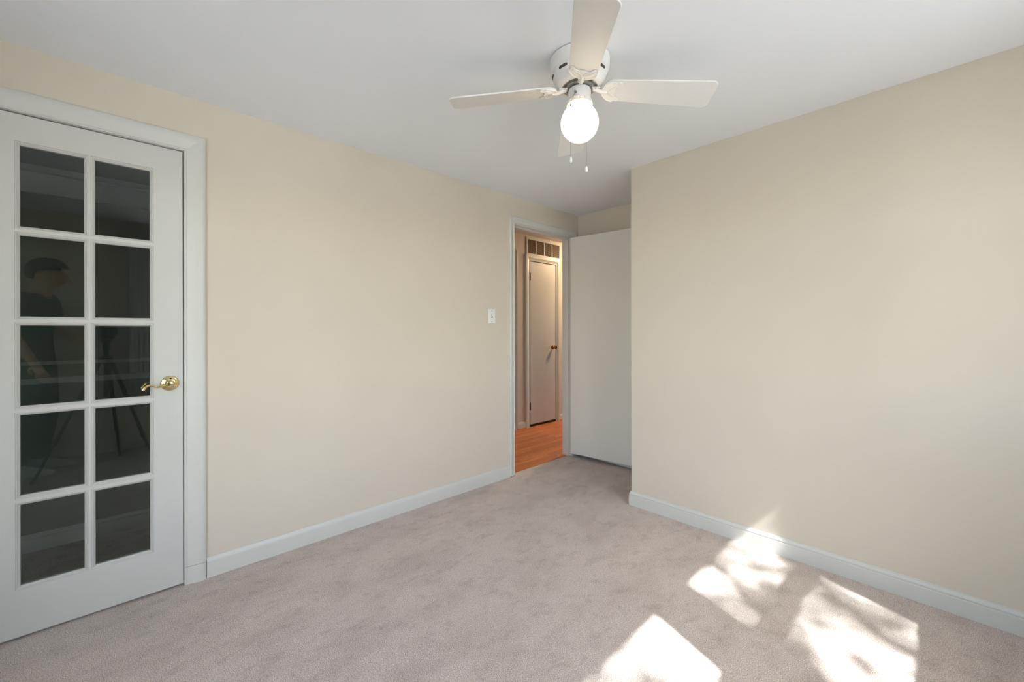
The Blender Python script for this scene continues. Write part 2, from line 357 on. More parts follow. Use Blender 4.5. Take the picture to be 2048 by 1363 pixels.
# ------------------------------------------------------------------ door_1 : ten-lite french door of the closet
def french_door():
    root = tag(empty('door_1', (0, -0.385, 0)), label='white french door with ten dark glass panes in the left wall', kind='structure')
    oy = 0.385
    L0, L1, Z0, Z1 = -0.386, 0.2290, 0.004, 2.0235
    cols = [(-0.2689, -0.094), (-0.0622, 0.1128)]
    rows = [(1.5920, 1.9065), (1.2415, 1.5570), (0.8935, 1.2075), (0.5465, 0.8585), (0.1975, 0.5105)]
    rings = [(0.0125, 0.0), (0.0115, -0.0035), (0.0085, -0.0035), (0.0065, -0.001), (0.0, -0.0085), (0.0, -0.014)]
    bm = bmesh.new()
    e = rings[0][0]
    ys = [L0] + [v for c in cols for v in (c[0] - e, c[1] + e)] + [L1]
    zs = [Z0] + [v for r in rows[::-1] for v in (r[0] - e, r[1] + e)] + [Z1]
    def face(x):
        for i in range(len(ys) - 1):
            for j in range(len(zs) - 1):
                if i % 2 == 1 and j % 2 == 1: continue
                bm.faces.new([bm.verts.new((x, y + oy, z)) for y, z in ((ys[i], zs[j]), (ys[i + 1], zs[j]), (ys[i + 1], zs[j + 1]), (ys[i], zs[j + 1]))])
    face(0.0); face(-0.035)
    for c in cols:
        for r in rows:
            prev = None
            for sgn, base in ((1, 0.0), (-1, -0.035)):
                prev = None
                for d, x in rings:
                    cur = [bm.verts.new((base + sgn * x, y + oy, z)) for y, z in ((c[0] - d, r[0] - d), (c[1] + d, r[0] - d), (c[1] + d, r[1] + d), (c[0] - d, r[1] + d))]
                    if prev:
                        for k in range(4):
                            m = (k + 1) % 4; bm.faces.new((prev[k], prev[m], cur[m], cur[k]))
                    prev = cur
                if sgn == 1: pf = prev
            for k in range(4):
                m = (k + 1) % 4; bm.faces.new((pf[k], pf[m], prev[m], prev[k]))
    for pts in (((L0, Z0), (L0, Z1)), ((L1, Z0), (L1, Z1)), ((L0, Z0), (L1, Z0)), ((L0, Z1), (L1, Z1))):
        (ya, za), (yb, zb) = pts
        bm.faces.new([bm.verts.new(q) for q in ((0, ya + oy, za), (0, yb + oy, zb), (-0.035, yb + oy, zb), (-0.035, ya + oy, za))])
    bmesh.ops.remove_doubles(bm, verts=bm.verts, dist=1e-5)
    obj('door_leaf', bm, M_door, root)
    for r in rows:
        for c in cols:
            obj('glass_pane', boxes((-0.0165, -0.0135, c[0] + oy - 0.002, c[1] + oy + 0.002, r[0] - 0.002, r[1] + 0.002)), M_pane, root)
    # lever handle
    hc = Vector((0.0, 0.1815 + oy, 0.9445))
    for sgn, base in ((1, 0.0), (-1, -0.035)):
        hd = tag(bpy.data.objects.new('lever_handle', None), label='polished brass lever handle'); COL.objects.link(hd); hd.parent = root; hd.location = (base, hc.y, hc.z)
        rot = Matrix.Rotation(sgn * pi / 2, 3, 'Y')
        bm = bmesh.new()
        lathe(bm, [(0, 0), (0.0335, 0), (0.034, 0.003), (0.0325, 0.0055), (0.029, 0.007), (0.027, 0.0072), (0.024, 0.009), (0.018, 0.0115), (0.0165, 0.0115), (0.015, 0.0135), (0.0115, 0.015), (0.0115, 0.03), (0.0125, 0.034), (0.0115, 0.047), (0.0085, 0.052), (0.0, 0.0535)], mtx=rot)
        obj('rosette', bm, M_brass, hd, smooth=True)
        bm = bmesh.new(); pts = []; rr = []
        for i in range(25):
            t = i / 24; y = -0.004 - 0.091 * t
            z = -0.003 - 0.006 * sin(t * pi * 0.9) * 1.2 + 0.008 * max(0, sin((t - 0.45) * pi / 0.55)) ** 1 - (0.016 * max(0, (t - 0.80) / 0.20) ** 2)
            x = 0.041 - 0.006 * t + 0.0
            pts.append((sgn * x, y, z)); rr.append(0.0085 - 0.004 * min(1, t / 0.35) + 0.0022 * max(0, (t - 0.75)) * 4)
        tube(bm, pts, rr, n=12)
        obj('lever', bm, M_brass, hd, smooth=True)
        if sgn == 1:
            bm = bmesh.new(); lathe(bm, [(0, 0), (0.0040, 0), (0.0040, 0.0040), (0, 0.0040)], c=(0.0085, 0.002, 0.0215), mtx=rot, n=16)
            obj('privacy_hole', bm, M_dark, hd)
    return root
french_door()

# closet behind the french door : back wall, sides, shelves
CX = -1.01 * 0.9385; CY0, CY1 = -0.95, 1.10
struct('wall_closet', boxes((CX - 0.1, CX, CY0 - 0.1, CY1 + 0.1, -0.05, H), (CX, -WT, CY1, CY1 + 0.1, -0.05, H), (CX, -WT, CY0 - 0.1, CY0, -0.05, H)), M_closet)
struct('ceiling_closet', boxes((CX, -WT, CY0, CY1, H, H + 0.1)), M_ceil)
struct('floor_closet', boxes((CX, -0.036, CY0, CY1, -0.03, -0.006)), M_carpet)
bm = bmesh.new(); extrude_profile(bm, BB, (CX, CY0, 0), (CX, CY1, 0), (1, 0, 0)); struct('baseboard_closet', bm, M_trim)
L = (CY1 - CY0) / 2; M_shelf = mat('dulled_white_shelf_paint', srgb(186, 188, 184), 0.5)
def closet_shelf(z, depth, thick, cleat, label):
    t = tag(empty('closet_shelf', (CX, (CY0 + CY1) / 2, z)), label, 'shelf')
    obj('shelf_board', boxes((0, depth, -L, L, -thick, 0)), M_shelf, t)
    if cleat: obj('shelf_cleat', boxes((0, 0.012, -L, L, -thick - cleat, -thick)), M_trim, t)
closet_shelf(1.020, 0.022, 0.019, 0, 'narrow white ledge at handle height behind the french door panes')
closet_shelf(0.930, 0.022, 0.032, 0, 'white lower ledge just under the narrow one behind the french door panes')
closet_shelf(2.075, 0.05, 0.030, 0.11, 'white top shelf near the closet ceiling behind the french door panes')

# ------------------------------------------------------------------ hall
struct('wall_hall', boxes((HX - 0.1, HX, 1.2, 6.2, HF - 0.05, HH + 0.1), (HX, -WT, 1.20, 1.30, HF - 0.05, HH + 0.1), (-WT, -WT + 0.002, 3.19, 6.1, HF, HH)), M_wall)
he = tag(empty('added_hall_glazing', (HX, 6.1, HF)), kind='structure')  # added glazed end, out of view, lets daylight into the hall
hw = -WT - HX
obj('door_leaf', boxes((0, 0.12, 0, 0.05, 0, 2.1), (hw - 0.12, hw, 0, 0.05, 0, 2.1), (0.12, hw - 0.12, 0, 0.05, 0, 0.25), (0.12, hw - 0.12, 0, 0.05, 1.95, 2.1), (0, hw, 0, 0.1, 2.1, HH - HF)), M_door, he)
obj('glass_pane', boxes((0.12, hw - 0.12, 0.02, 0.026, 0.25, 1.95)), M_wing, he)
struct('ceiling_hall', boxes((HX - 0.1, -WT, 1.2, 6.2, HH, HH + 0.1)), M_ceil)
struct('floor_hall', boxes((HX, -0.036, 1.3, 6.1, HF - 0.03, HF)), M_oak)
# hall closet door
DY0, DY1, DT = 3.737, 4.222, 2.048
casing('trim_7', DY0 - 0.006, DY1 + 0.006, DT + 0.006, 0.075, 1, x=HX, sgn=1, zb=HF)
d = tag(empty('door_2', (HX, DY0, HF)), label='white flush hall closet door below the air return grille, seen through the doorway', kind='structure')
obj('door_leaf', boxes((0.000, 0.007, 0.003, DY1 - DY0 - 0.003, 0.03, DT - HF - 0.003)), M_door, d)
obj('door_gap', boxes((0.0, 0.0012, -0.004, DY1 - DY0 + 0.004, 0.0, DT - HF + 0.004)), M_dark, d)
bm = bmesh.new()
for i in range(46):
    yy = 0.006 + i * (DY1 - DY0 - 0.012) / 46; box(bm, 0.0015, 0.0085, yy, yy + 0.0075, 0.008, 0.030 - 0.004 * (i % 2))
obj('door_sweep', bm, M_black, d)
for hz in (1.856, 0.243):
    hg = obj('hinge', boxes((0.006, 0.0085, 0.0, 0.012, hz - HF - 0.045, hz - HF + 0.045)), M_brassold, d)
    bm = bmesh.new(); tube(bm, [(0.011, 0.001, hz - HF - 0.047), (0.011, 0.001, hz - HF + 0.047)], 0.005, n=10); obj('hinge_pin', bm, M_slot, hg, smooth=True)
bm = bmesh.new()
lathe(bm, [(0, 0), (0.030, 0), (0.030, 0.003), (0.024, 0.007), (0.012, 0.010), (0.0095, 0.022), (0.012, 0.030), (0.022, 0.036), (0.027, 0.046), (0.0265, 0.056), (0.020, 0.064), (0.006, 0.067), (0, 0.0665)], c=(0.007, 4.165 - DY0, 0.968 - HF), mtx=Matrix.Rotation(pi / 2, 3, 'Y'), n=28)
tag(obj('door_knob', bm, M_brassold, d, smooth=True), label='round brass door knob')
# neighbouring hall doorway at the left edge of view
casing('trim_8', 2.72, 3.465, 2.12, 0.056, 1, x=HX, sgn=1, zb=HF)
tag(obj('door_3', boxes((HX, HX + 0.006, 2.722, 3.463, HF + 0.012, 2.118)), M_door), label='white hall door beside the hall closet, mostly hidden by the doorway jamb', kind='structure')
HB = [(0, 0), (0.012, 0), (0.012, 0.058), (0.009, 0.064), (0.009, 0.068), (0.005, 0.080), (0, 0.082)]
bm = bmesh.new()
for ya, yb in ((3.522, 3.656), (4.304, 6.1), (1.3, 2.66)): extrude_profile(bm, HB, (HX, ya, HF), (HX, yb, HF), (1, 0, 0))
struct('baseboard_hall', bm, M_trim)
bm = bmesh.new()
for ya, yb in ((3.522, 3.656), (4.304, 6.1)): extrude_profile(bm, [(0, 0), (0.024, 0), (0.022, 0.008), (0.018, 0.013), (0.012, 0.016), (0, 0.016)], (HX, ya, HF), (HX, yb, HF), (1, 0, 0))
struct('trim_9', bm, M_oak)
# air return grille
g = tag(empty('air_return_grille', (HX, 3.674, 2.122)), 'white four-section louvred air return grille high on the hall wall', 'vent grille')
GW, GH = 0.649, 0.219
cell = []
bm = bmesh.new(); fw_ = 0.024
xs = [fw_ + i * (GW - 2 * fw_ + 0.016) / 4 for i in range(4)]; cw = (GW - 2 * fw_ - 3 * 0.016) / 4
box(bm, 0, 0.010, 0, GW, 0, fw_); box(bm, 0, 0.010, 0, GW, GH - fw_, GH); box(bm, 0, 0.010, 0, fw_, fw_, GH - fw_); box(bm, 0, 0.010, GW - fw_, GW, fw_, GH - fw_)
for x in xs[1:]: box(bm, 0, 0.010, x - 0.016, x, fw_, GH - fw_)
obj('grille_frame', bm, M_trim, g, bevel=0.002)
obj('grille_backing', boxes((0.0, 0.001, 0.01, GW - 0.01, 0.01, GH - 0.01)), M_dark, g)
M_louv = mat('louvre_paint', srgb(150, 128, 104), 0.5)
for x in xs:
    bm = bmesh.new(); nl = 13
    for i in range(nl):
        z = fw_ + (i + 0.5) * (GH - 2 * fw_) / nl
        v = [bm.verts.new(q) for q in ((0.0015, x, z + 0.004), (0.0015, x + cw, z + 0.004), (0.0085, x + cw, z - 0.0045), (0.0085, x, z - 0.0045), (0.0015, x, z + 0.005), (0.0015, x + cw, z + 0.005), (0.0085, x + cw, z - 0.0035), (0.0085, x, z - 0.0035))]
        bm.faces.new(v[:4]); bm.faces.new(v[4:][::-1]); bm.faces.new((v[3], v[2], v[6], v[7])); bm.faces.new((v[0], v[4], v[5], v[1]))
    obj('louvre_panel', bm, M_louv, g)
# hall ceiling lamp (out of view, lights the hall)
hl = tag(empty('hall_ceiling_lamp', (-0.60, 5.0, HH)), 'round warm-lit flush ceiling lamp farther along the hall', 'ceiling lamp')
bm = bmesh.new(); lathe(bm, [(0, 0), (0.15, 0), (0.15, -0.02), (0.14, -0.028), (0, -0.028)], n=40); obj('lamp_base', bm, M_brassold, hl, smooth=True)
M_hlamp = mat('lit_hall_glass', (1, 0.8, 0.5), 0.4, emit=(1.0, 0.70, 0.43), estr=160)
bm = bmesh.new(); lathe(bm, [(0.135, -0.028), (0.135, -0.045), (0.115, -0.075), (0.075, -0.098), (0.03, -0.108), (0, -0.11)], n=40); obj('lamp_shade', bm, M_hlamp, hl, smooth=True)

# ------------------------------------------------------------------ door_4 : open bedroom door
ang = radians(7.5)
d = tag(empty('door_4', (0.004, 3.140, 0.0), ang), label='open white flush bedroom door standing against the alcove wall', kind='structure')
LW = 0.735
obj('door_leaf', boxes((0.004, LW, -0.035, 0.0, 0.030, 2.056)), M_slab, d, bevel=0.0015)
for hz in (0.25, 1.05, 1.85):
    bm = bmesh.new(); tube(bm, [(-0.001, 0.002, hz - 0.045), (-0.001, 0.002, hz + 0.045)], 0.0055, n=10); obj('hinge', bm, M_brassold, d, smooth=True)
for s in (-1,):
    bm = bmesh.new()
    lathe(bm, [(0, 0), (0.031, 0), (0.031, 0.003), (0.024, 0.006), (0.011, 0.008), (0.0095, 0.012), (0.014, 0.017), (0.026, 0.023), (0.026, 0.030), (0.018, 0.036), (0, 0.038)] if s > 0 else [(0, 0), (0.031, 0), (0.031, 0.003), (0.024, 0.007), (0.011, 0.012), (0.0095, 0.025), (0.014, 0.032), (0.027, 0.042), (0.027, 0.055), (0.018, 0.064), (0, 0.066)],
          c=(LW - 0.06, 0.0 if s > 0 else -0.035, 0.968), mtx=Matrix.Rotation(-s * pi / 2, 3, 'X'), n=28)
    tag(obj('door_knob', bm, M_brassold, d, smooth=True), label='round brass door knob')

# ------------------------------------------------------------------ light switch
s = tag(empty('light_switch', (0, 2.1385, 1.2975)), 'white toggle light switch on the beige wall left of the doorway', 'light switch')
bm = boxes((0, 0.005, -0.035, 0.035, -0.057, 0.057)); o = obj('switch_plate', bm, M_plast, s, bevel=0.0025)
obj('toggle_slot', boxes((0.005, 0.0056, -0.0055, 0.0055, -0.013, 0.013)), M_slot, s)
bm = bmesh.new(); v = [bm.verts.new(q) for q in ((0.0055, -0.004, -0.004), (0.0055, 0.004, -0.004), (0.0055, 0.004, 0.008), (0.0055, -0.004, 0.008), (0.015, -0.003, 0.006), (0.015, 0.003, 0.006), (0.014, 0.003, 0.012), (0.014, -0.003, 0.012))]
for f in ((0, 1, 5, 4), (1, 2, 6, 5), (2, 3, 7, 6), (3, 0, 4, 7), (4, 5, 6, 7)): bm.faces.new([v[i] for i in f])
obj('toggle', bm, M_plast, s)
for z in (-0.042, 0.042):
    bm = bmesh.new(); lathe(bm, [(0, 0), (0.0032, 0), (0.003, 0.001), (0, 0.0013)], c=(0.005, 0, z), mtx=Matrix.Rotation(pi / 2, 3, 'Y'), n=12); obj('screw', bm, M_steel, s)

# ------------------------------------------------------------------ ceiling fan
FX, FY = 1.4312, 1.3841
fan = tag(empty('ceiling_fan', (FX, FY, H)), 'white four-blade ceiling fan with a lit globe, mounted flush to the ceiling', 'ceiling fan')
bm = bmesh.new()
lathe(bm, [(0, -0.002), (0.122, -0.002), (0.1222, -0.006), (0.1205, -0.036), (0.1165, -0.045), (0.1125, -0.050), (0.1125, -0.055), (0.1065, -0.079), (0.1035, -0.081), (0.1025, -0.086), (0.096, -0.094), (0.095, -0.098), (0.088, -0.106), (0.078, -0.111), (0.072, -0.111), (0.070, -0.100), (0, -0.100)], n=72)
obj('motor_housing', bm, M_fan, fan, smooth=True)
bm = bmesh.new(); lathe(bm, [(0, 0), (0.1205, 0), (0.1205, -0.0022), (0, -0.0022)], n=64); obj('ceiling_gasket', bm, M_dark, fan)
A0 = math.atan2(0.383, 0.390) - radians(1.5)
for k in range(8):
    a = A0 + radians(3) + k * pi / 4
    bm = bmesh.new(); top = []; bot = []
    for i in range(15):
        u = -1 + 2 * i / 14; hz = 0.0052 * (1 if abs(u) < 0.8 else max(0.25, math.sqrt(max(0, 1 - ((abs(u) - 0.8) / 0.2) ** 2))))
        for lst, z in ((top, -0.067 + hz), (bot, -0.067 - hz)):
            r = 0.1125 + (z + 0.055) * 0.25 + 0.0005; lst.append(bm.verts.new((r * cos(a + 0.19 * u), r * sin(a + 0.19 * u), z)))
    for i in range(14): bm.faces.new((top[i], top[i + 1], bot[i + 1], bot[i]))
    obj('vent_slot', bm, M_slot, fan)
# flywheel and stem
bm = bmesh.new(); lathe(bm, [(0, -0.100), (0.058, -0.100), (0.058, -0.113), (0.05, -0.116), (0.03, -0.116), (0.03, -0.122), (0, -0.122)], n=40); obj('flywheel', bm, M_steel, fan, smooth=True)

def blade_half(r):      # half width of the blade at radius r
    return 0.0545 + 0.0150 * (r - 0.10) / 0.43
def build_blade():
    root = empty('blade_assembly'); 
    pr = radians(-12); droop = math.atan(0.033 / 0.40)
    # blade outline, local: x radial, y width, z up
    R0, R1 = 0.094, 0.535
    out = []
    for i in range(13):                                   # rounded root
        t = pi / 2 + pi * i / 12; out.append((R0 + 0.045 + 0.045 * cos(t), 0.0545 * sin(t)))
    cr = 0.026; hb = blade_half(R1)
    for i in range(7):
        t = -pi / 2 + (pi / 2) * i / 6; out.append((R1 - cr + cr * cos(t), -hb + cr + cr * sin(t)))
    for i in range(7):
        t = (pi / 2) * i / 6; out.append((R1 - cr + cr * cos(t), hb - cr + cr * sin(t)))
    bm = bmesh.new(); poly_prism(bm, out, 0.0, 0.006)
    return root, bm, pr, droop
def tf_bm(bm, pr, droop, zoff):
    # pitch about the radial axis, then droop, then lift to the blade plane
    Mx = Matrix.Translation((0, 0, zoff)) @ Matrix.Rotation(droop, 4, 'Y') @ Matrix.Rotation(pr, 4, 'X')
    bmesh.ops.transform(bm, matrix=Mx, verts=bm.verts)
ZB = -0.116
proto_meshes = {}
root, bmb, pr, droop = build_blade(); bpy.data.objects.remove(root)
droop_m = Matrix.Translation((0.0, 0, ZB)) @ Matrix.Rotation(droop, 4, 'Y') @ Matrix.Rotation(pr, 4, 'X')
bmesh.ops.transform(bmb, matrix=droop_m, verts=bmb.verts)
blade0 = obj('blade', bmb, M_fan, fan, bevel=0.0015)
# bracket: arm + shield plate with scroll relief under the blade root
bm = bmesh.new()
plate = []
for i in range(13):
    t = pi / 2 + pi * i / 12; plate.append((0.139 + 0.047 * cos(t), 0.0525 * sin(t)))
wav = [(0.152, -0.052), (0.162, -0.050), (0.163, -0.043), (0.153, -0.036), (0.144, -0.024), (0.143, -0.012), (0.148, 0.0), (0.143, 0.012), (0.144, 0.024), (0.153, 0.036), (0.163, 0.043), (0.162, 0.050), (0.152, 0.052)]
wav = [(x, y * 0.93) for x, y in wav]
poly_prism(bm, plate + wav, -0.0035, 0.0)
rim = [(x, y, -0.004) for x, y in plate]; tube(bm, rim, 0.0030, n=8)
tube(bm, [(x, y, -0.004) for x, y in wav], 0.0026, n=8)
for s_ in (-1, 1):
    tube(bm, [(0.106, s_ * 0.006, -0.004), (0.116, s_ * 0.014, -0.0045), (0.124, s_ * 0.026, -0.0045), (0.134, s_ * 0.034, -0.0045), (0.146, s_ * 0.040, -0.004)], 0.0028, n=8)
    tube(bm, [(0.116, s_ * 0.004, -0.004), (0.126, s_ * 0.008, -0.0045), (0.134, s_ * 0.016, -0.0045), (0.138, s_ * 0.026, -0.004)], 0.0022, n=8)
bmesh.ops.transform(bm, matrix=droop_m, verts=bm.verts)
# arm rising to the flywheel
tube(bm, [(0.056, 0, -0.1165), (0.066, 0, -0.1185), (0.076, 0, -0.124), (0.086, 0, -0.1285), (0.096, 0, -0.1300), (0.112, 0, -0.1315)], [0.010, 0.0095, 0.0075, 0.007, 0.0075, 0.006], n=12)
box(bm, 0.050, 0.084, -0.013, 0.013, -0.118, -0.1145)
bracket0 = obj('blade_bracket', bm, M_fan, fan, smooth=True)
bm = bmesh.new()
for y in (-0.007, 0.007): lathe(bm, [(0, -0.0025), (0.0035, -0.002), (0.004, 0), (0, 0)], c=(0.062, y, -0.118), n=12)
screw0 = obj('screws', bm, M_steel, bracket0, smooth=True)
for k in range(4):
    a = A0 + k * pi / 2
    if k == 0: b, r, s_ = blade0, bracket0, screw0
    else:
        b = blade0.copy(); COL.objects.link(b); b.parent = fan
        r = bracket0.copy(); COL.objects.link(r); r.parent = fan
        s_ = screw0.copy(); COL.objects.link(s_); s_.parent = r
    b.rotation_euler = (0, 0, a); r.rotation_euler = (0, 0, a)
# light kit
bm = bmesh.new()
lathe(bm, [(0, -0.118), (0.038, -0.118), (0.044, -0.120), (0.0462, -0.126), (0.0462, -0.160), (0.0485, -0.163), (0.0485, -0.166), (0.046, -0.168), (0.044, -0.176), (0, -0.176)], n=48)
kit = obj('light_kit', bm, M_fan, fan, smooth=True)
bm = bmesh.new()
for i in range(40):
    t = 2 * pi * i / 40; tube(bm, [(0.0480 * cos(t), 0.0480 * sin(t), -0.167), (0.0505 * cos(t), 0.0505 * sin(t), -0.180)], 0.0021, n=6)
tube(bm, [(0.0482 * cos(2 * pi * i / 48), 0.0482 * sin(2 * pi * i / 48), -0.167) for i in range(48)], 0.002, n=6, closed=True)
tube(bm, [(0.0510 * cos(2 * pi * i / 48), 0.0510 * sin(2 * pi * i / 48), -0.181) for i in range(48)], 0.0026, n=6, closed=True)
obj('pierced_gallery', bm, M_fan, kit, smooth=True)
M_globe = mat('lit_opal_globe', (0.9, 0.88, 0.82), 0.2, emit=(1.0, 0.80, 0.54), estr=2.0)
bm = bmesh.new(); gr = 0.0768; gc = -0.2545; prof = []
for i in range(33):
    t = radians(28) + (pi - radians(28)) * i / 32; prof.append((gr * sin(t) if i < 32 else 0, gc + gr * cos(t)))
lathe(bm, [(0.036, -0.170)] + prof, n=64)
tag(obj('globe_shade', bm, M_globe, fan, smooth=True), label='lit white glass globe')
# pull chains: a = start on the kit, then over the globe, then straight down
def chain(ahead, lat, top, zc, zend, name, connector):
    """ahead: metres toward the viewer from the fan axis, lat: to the viewer's right"""
    dirc = Vector((-FW.x, -FW.y, 0)); rt = Vector((RT.x, RT.y, 0))
    end = dirc * ahead + rt * lat
    st = dirc * top[0] + rt * top[1] + Vector((0, 0, top[2]))
    pts = [st]
    mid = end + Vector((0, 0, zc)); q = st.lerp(mid, 0.5); q += Vector((end.x, end.y, 0)).normalized() * 0.006
    pts += [st.lerp(q, .5), q, q.lerp(mid, .5), mid, Vector((end.x, end.y, zend))]
    bm = bmesh.new(); tube(bm, pts, 0.0005, n=5)
    # beads
    acc = 0.0; step = 0.0042
    for a, b in zip(pts, pts[1:]):
        Ls = (b - a).length; t = step - acc if acc else 0
        while t < Ls:
            bmesh.ops.create_icosphere(bm, subdivisions=1, radius=0.0013, matrix=Matrix.Translation(a.lerp(b, t / Ls))); t += step
        acc = 0
    ch = obj('pull_chain', bm, M_steel, fan, smooth=True)
    bm = bmesh.new(); lathe(bm, [(0, 0.0), (0.0025, 0), (0.003, -0.004), (0.0055, -0.007), (0.0058, -0.019), (0.0045, -0.023), (0.002, -0.024), (0.002, -0.020), (0, -0.020)], c=(end.x, end.y, zend), n=20)
    obj('pull_knob', bm, M_plast, ch, smooth=True)
    if connector:
        bm = bmesh.new(); lathe(bm, [(0, 0.005), (0.002, 0.004), (0.003, 0), (0.002, -0.004), (0, -0.005)], c=tuple(mid), n=12); obj('chain_coupling', bm, M_slot, ch, smooth=True)
        bm = bmesh.new(); dv = Vector((st.x, st.y, 0)).normalized()
        tube(bm, [dv * 0.044 + Vector((0, 0, st.z)), dv * 0.053 + Vector((0, 0, st.z))], [0.0055, 0.0045], n=14); obj('switch_bushing', bm, M_steel, kit, smooth=True)
chain(0.066, -0.046, (0.044, -0.024, -0.150), -0.215, -0.420, 'c', True)
chain(-0.068, 0.040, (-0.040, 0.030, -0.135), -0.215, -0.405, 'c', False)

# ------------------------------------------------------------------ tripod, camera and photographer (seen as a faint reflection in the french door panes)
def skin(name, chains, m, parent=None, sub=2, root=0):
    """chains: lists of (point, radius); points shared by position become one joint"""
    verts = []; rad = []; edges = []; idx = {}
    def vid(p, r):
        k = tuple(round(c, 4) for c in p)
        if k not in idx: idx[k] = len(verts); verts.append(p); rad.append(r)
        return idx[k]
    for ch in chains:
        ids = [vid(p, r) for p, r in ch]
        edges += list(zip(ids, ids[1:]))
    me = bpy.data.meshes.new(name); me.from_pydata(verts, edges, []); me.update()
    o = bpy.data.objects.new(name, me); COL.objects.link(o); me.materials.append(m)
    sk = o.modifiers.new('skin', 'SKIN'); sk.use_smooth_shade = True; sk.branch_smoothing = 0.3
    for i, r in enumerate(rad):
        sv = me.skin_vertices[0].data[i]; sv.radius = (r, r) if not isinstance(r, tuple) else r; sv.use_root = (i == root)
    su = o.modifiers.new('subdivision', 'SUBSURF'); su.levels = sub; su.render_levels = sub
    if parent: o.parent = parent
    return o
M_tshirt = mat('black_cotton', srgb(30, 31, 34), 0.9, bump=0.3, bscale=400)
M_jeans = mat('charcoal_trousers', srgb(44, 44, 48), 0.9, bump=0.3, bscale=300)
M_skin = mat('skin', srgb(198, 150, 122), 0.55)
M_hair = mat('dark_hair', srgb(30, 24, 20), 0.7, bump=0.6, bscale=150)
M_shoe = mat('white_canvas', srgb(220, 218, 212), 0.7)
camc = CAM - FW * 0.085
tp = tag(empty('camera_tripod', (camc.x, camc.y, -0.006)), 'black three-legged tripod reflected in the french door glass', 'tripod')
bm = bmesh.new(); lathe(bm, [(0, 1.115), (0.035, 1.115), (0.035, 1.10), (0.02, 1.095), (0.024, 1.06), (0.024, 1.03), (0.018, 1.02), (0.016, 0.98), (0.045, 0.97), (0.045, 0.92), (0.016, 0.91), (0.014, 0.62), (0, 0.62)], n=24); obj('centre_column', bm, M_black, tp, smooth=True)
for a in (2.30, 2.30 + 2 * pi / 3, 2.30 + 4 * pi / 3):
    e = Vector((cos(a) * 0.43, sin(a) * 0.43, 0.012)); t0 = Vector((cos(a) * 0.035, sin(a) * 0.035, 0.945))
    bm = bmesh.new(); tube(bm, [t0, t0.lerp(e, .38)], 0.016, n=12); tube(bm, [t0.lerp(e, .36), t0.lerp(e, .40)], 0.020, n=12)
    tube(bm, [t0.lerp(e, .38), t0.lerp(e, .70)], 0.013, n=12); tube(bm, [t0.lerp(e, .68), t0.lerp(e, .72)], 0.017, n=12); tube(bm, [t0.lerp(e, .70), e], 0.010, n=12)
    lg = obj('leg', bm, M_black, tp, smooth=True)
    bm = bmesh.new(); lathe(bm, [(0, -0.012), (0.013, -0.012), (0.014, 0.0), (0.011, 0.012), (0, 0.014)], c=tuple(e), n=16); obj('rubber_foot', bm, M_slot, lg, smooth=True)
cb = tag(empty('camera', (camc.x, camc.y, 1.115), YAW), 'black camera with a wide lens standing on the tripod', 'camera')
obj('housing', boxes((-0.068, 0.068, -0.055, 0.010, 0.0, 0.095), (-0.03, 0.03, -0.045, 0.005, 0.095, 0.122), (-0.068, -0.035, 0.010, 0.03, 0.01, 0.09)), M_black, cb, bevel=0.004)
bm = bmesh.new(); lathe(bm, [(0, 0.0), (0.036, 0.0), (0.036, 0.02), (0.040, 0.024), (0.040, 0.050), (0.038, 0.062), (0.034, 0.064), (0.032, 0.056), (0, 0.050)], c=(0, 0.010, 0.068), n=40, mtx=Matrix.Rotation(-pi / 2, 3, 'X')); obj('lens', bm, M_black, cb, smooth=True)

ph = tag(empty('person', (2.87, -0.52, -0.006), 0), 'person in a dark t-shirt and trousers standing behind the tripod, head bowed', 'person')
ph.rotation_euler = (0, 0, radians(22)); ph.scale = (1.16, 1.18, 1.0)
V = lambda x, y, z: Vector((x, y, z))
# facing +y, towards the camera back; left arm hangs on the -x side, the side next to the french door
pel = V(0, 0, 0.98)
def arm(s):
    sh = V(s * 0.175, 0.01, 1.475)
    if s < 0: el = V(-0.235, 0.02, 1.165); wr = V(-0.225, 0.13, 0.935); hd = V(-0.22, 0.165, 0.865); fd = V(0.02, 0.12, -1)
    else: el = V(0.235, 0.03, 1.20); wr = V(0.10, 0.22, 1.10); hd = V(0.045, 0.27, 1.085); fd = V(-0.55, 0.55, -0.25)
    return sh, el, wr, hd, fd.normalized()
body = [[(pel, (0.135, 0.10)), (V(0, 0.0, 1.12), (0.125, 0.09)), (V(0, 0.01, 1.28), (0.145, 0.105)), (V(0, 0.02, 1.43), (0.130, 0.095)), (V(0, 0.045, 1.525), (0.058, 0.056)), (V(0, 0.080, 1.59), (0.060, 0.066)), (V(0, 0.105, 1.65), (0.088, 0.105)), (V(0, 0.105, 1.73), (0.084, 0.102))]]
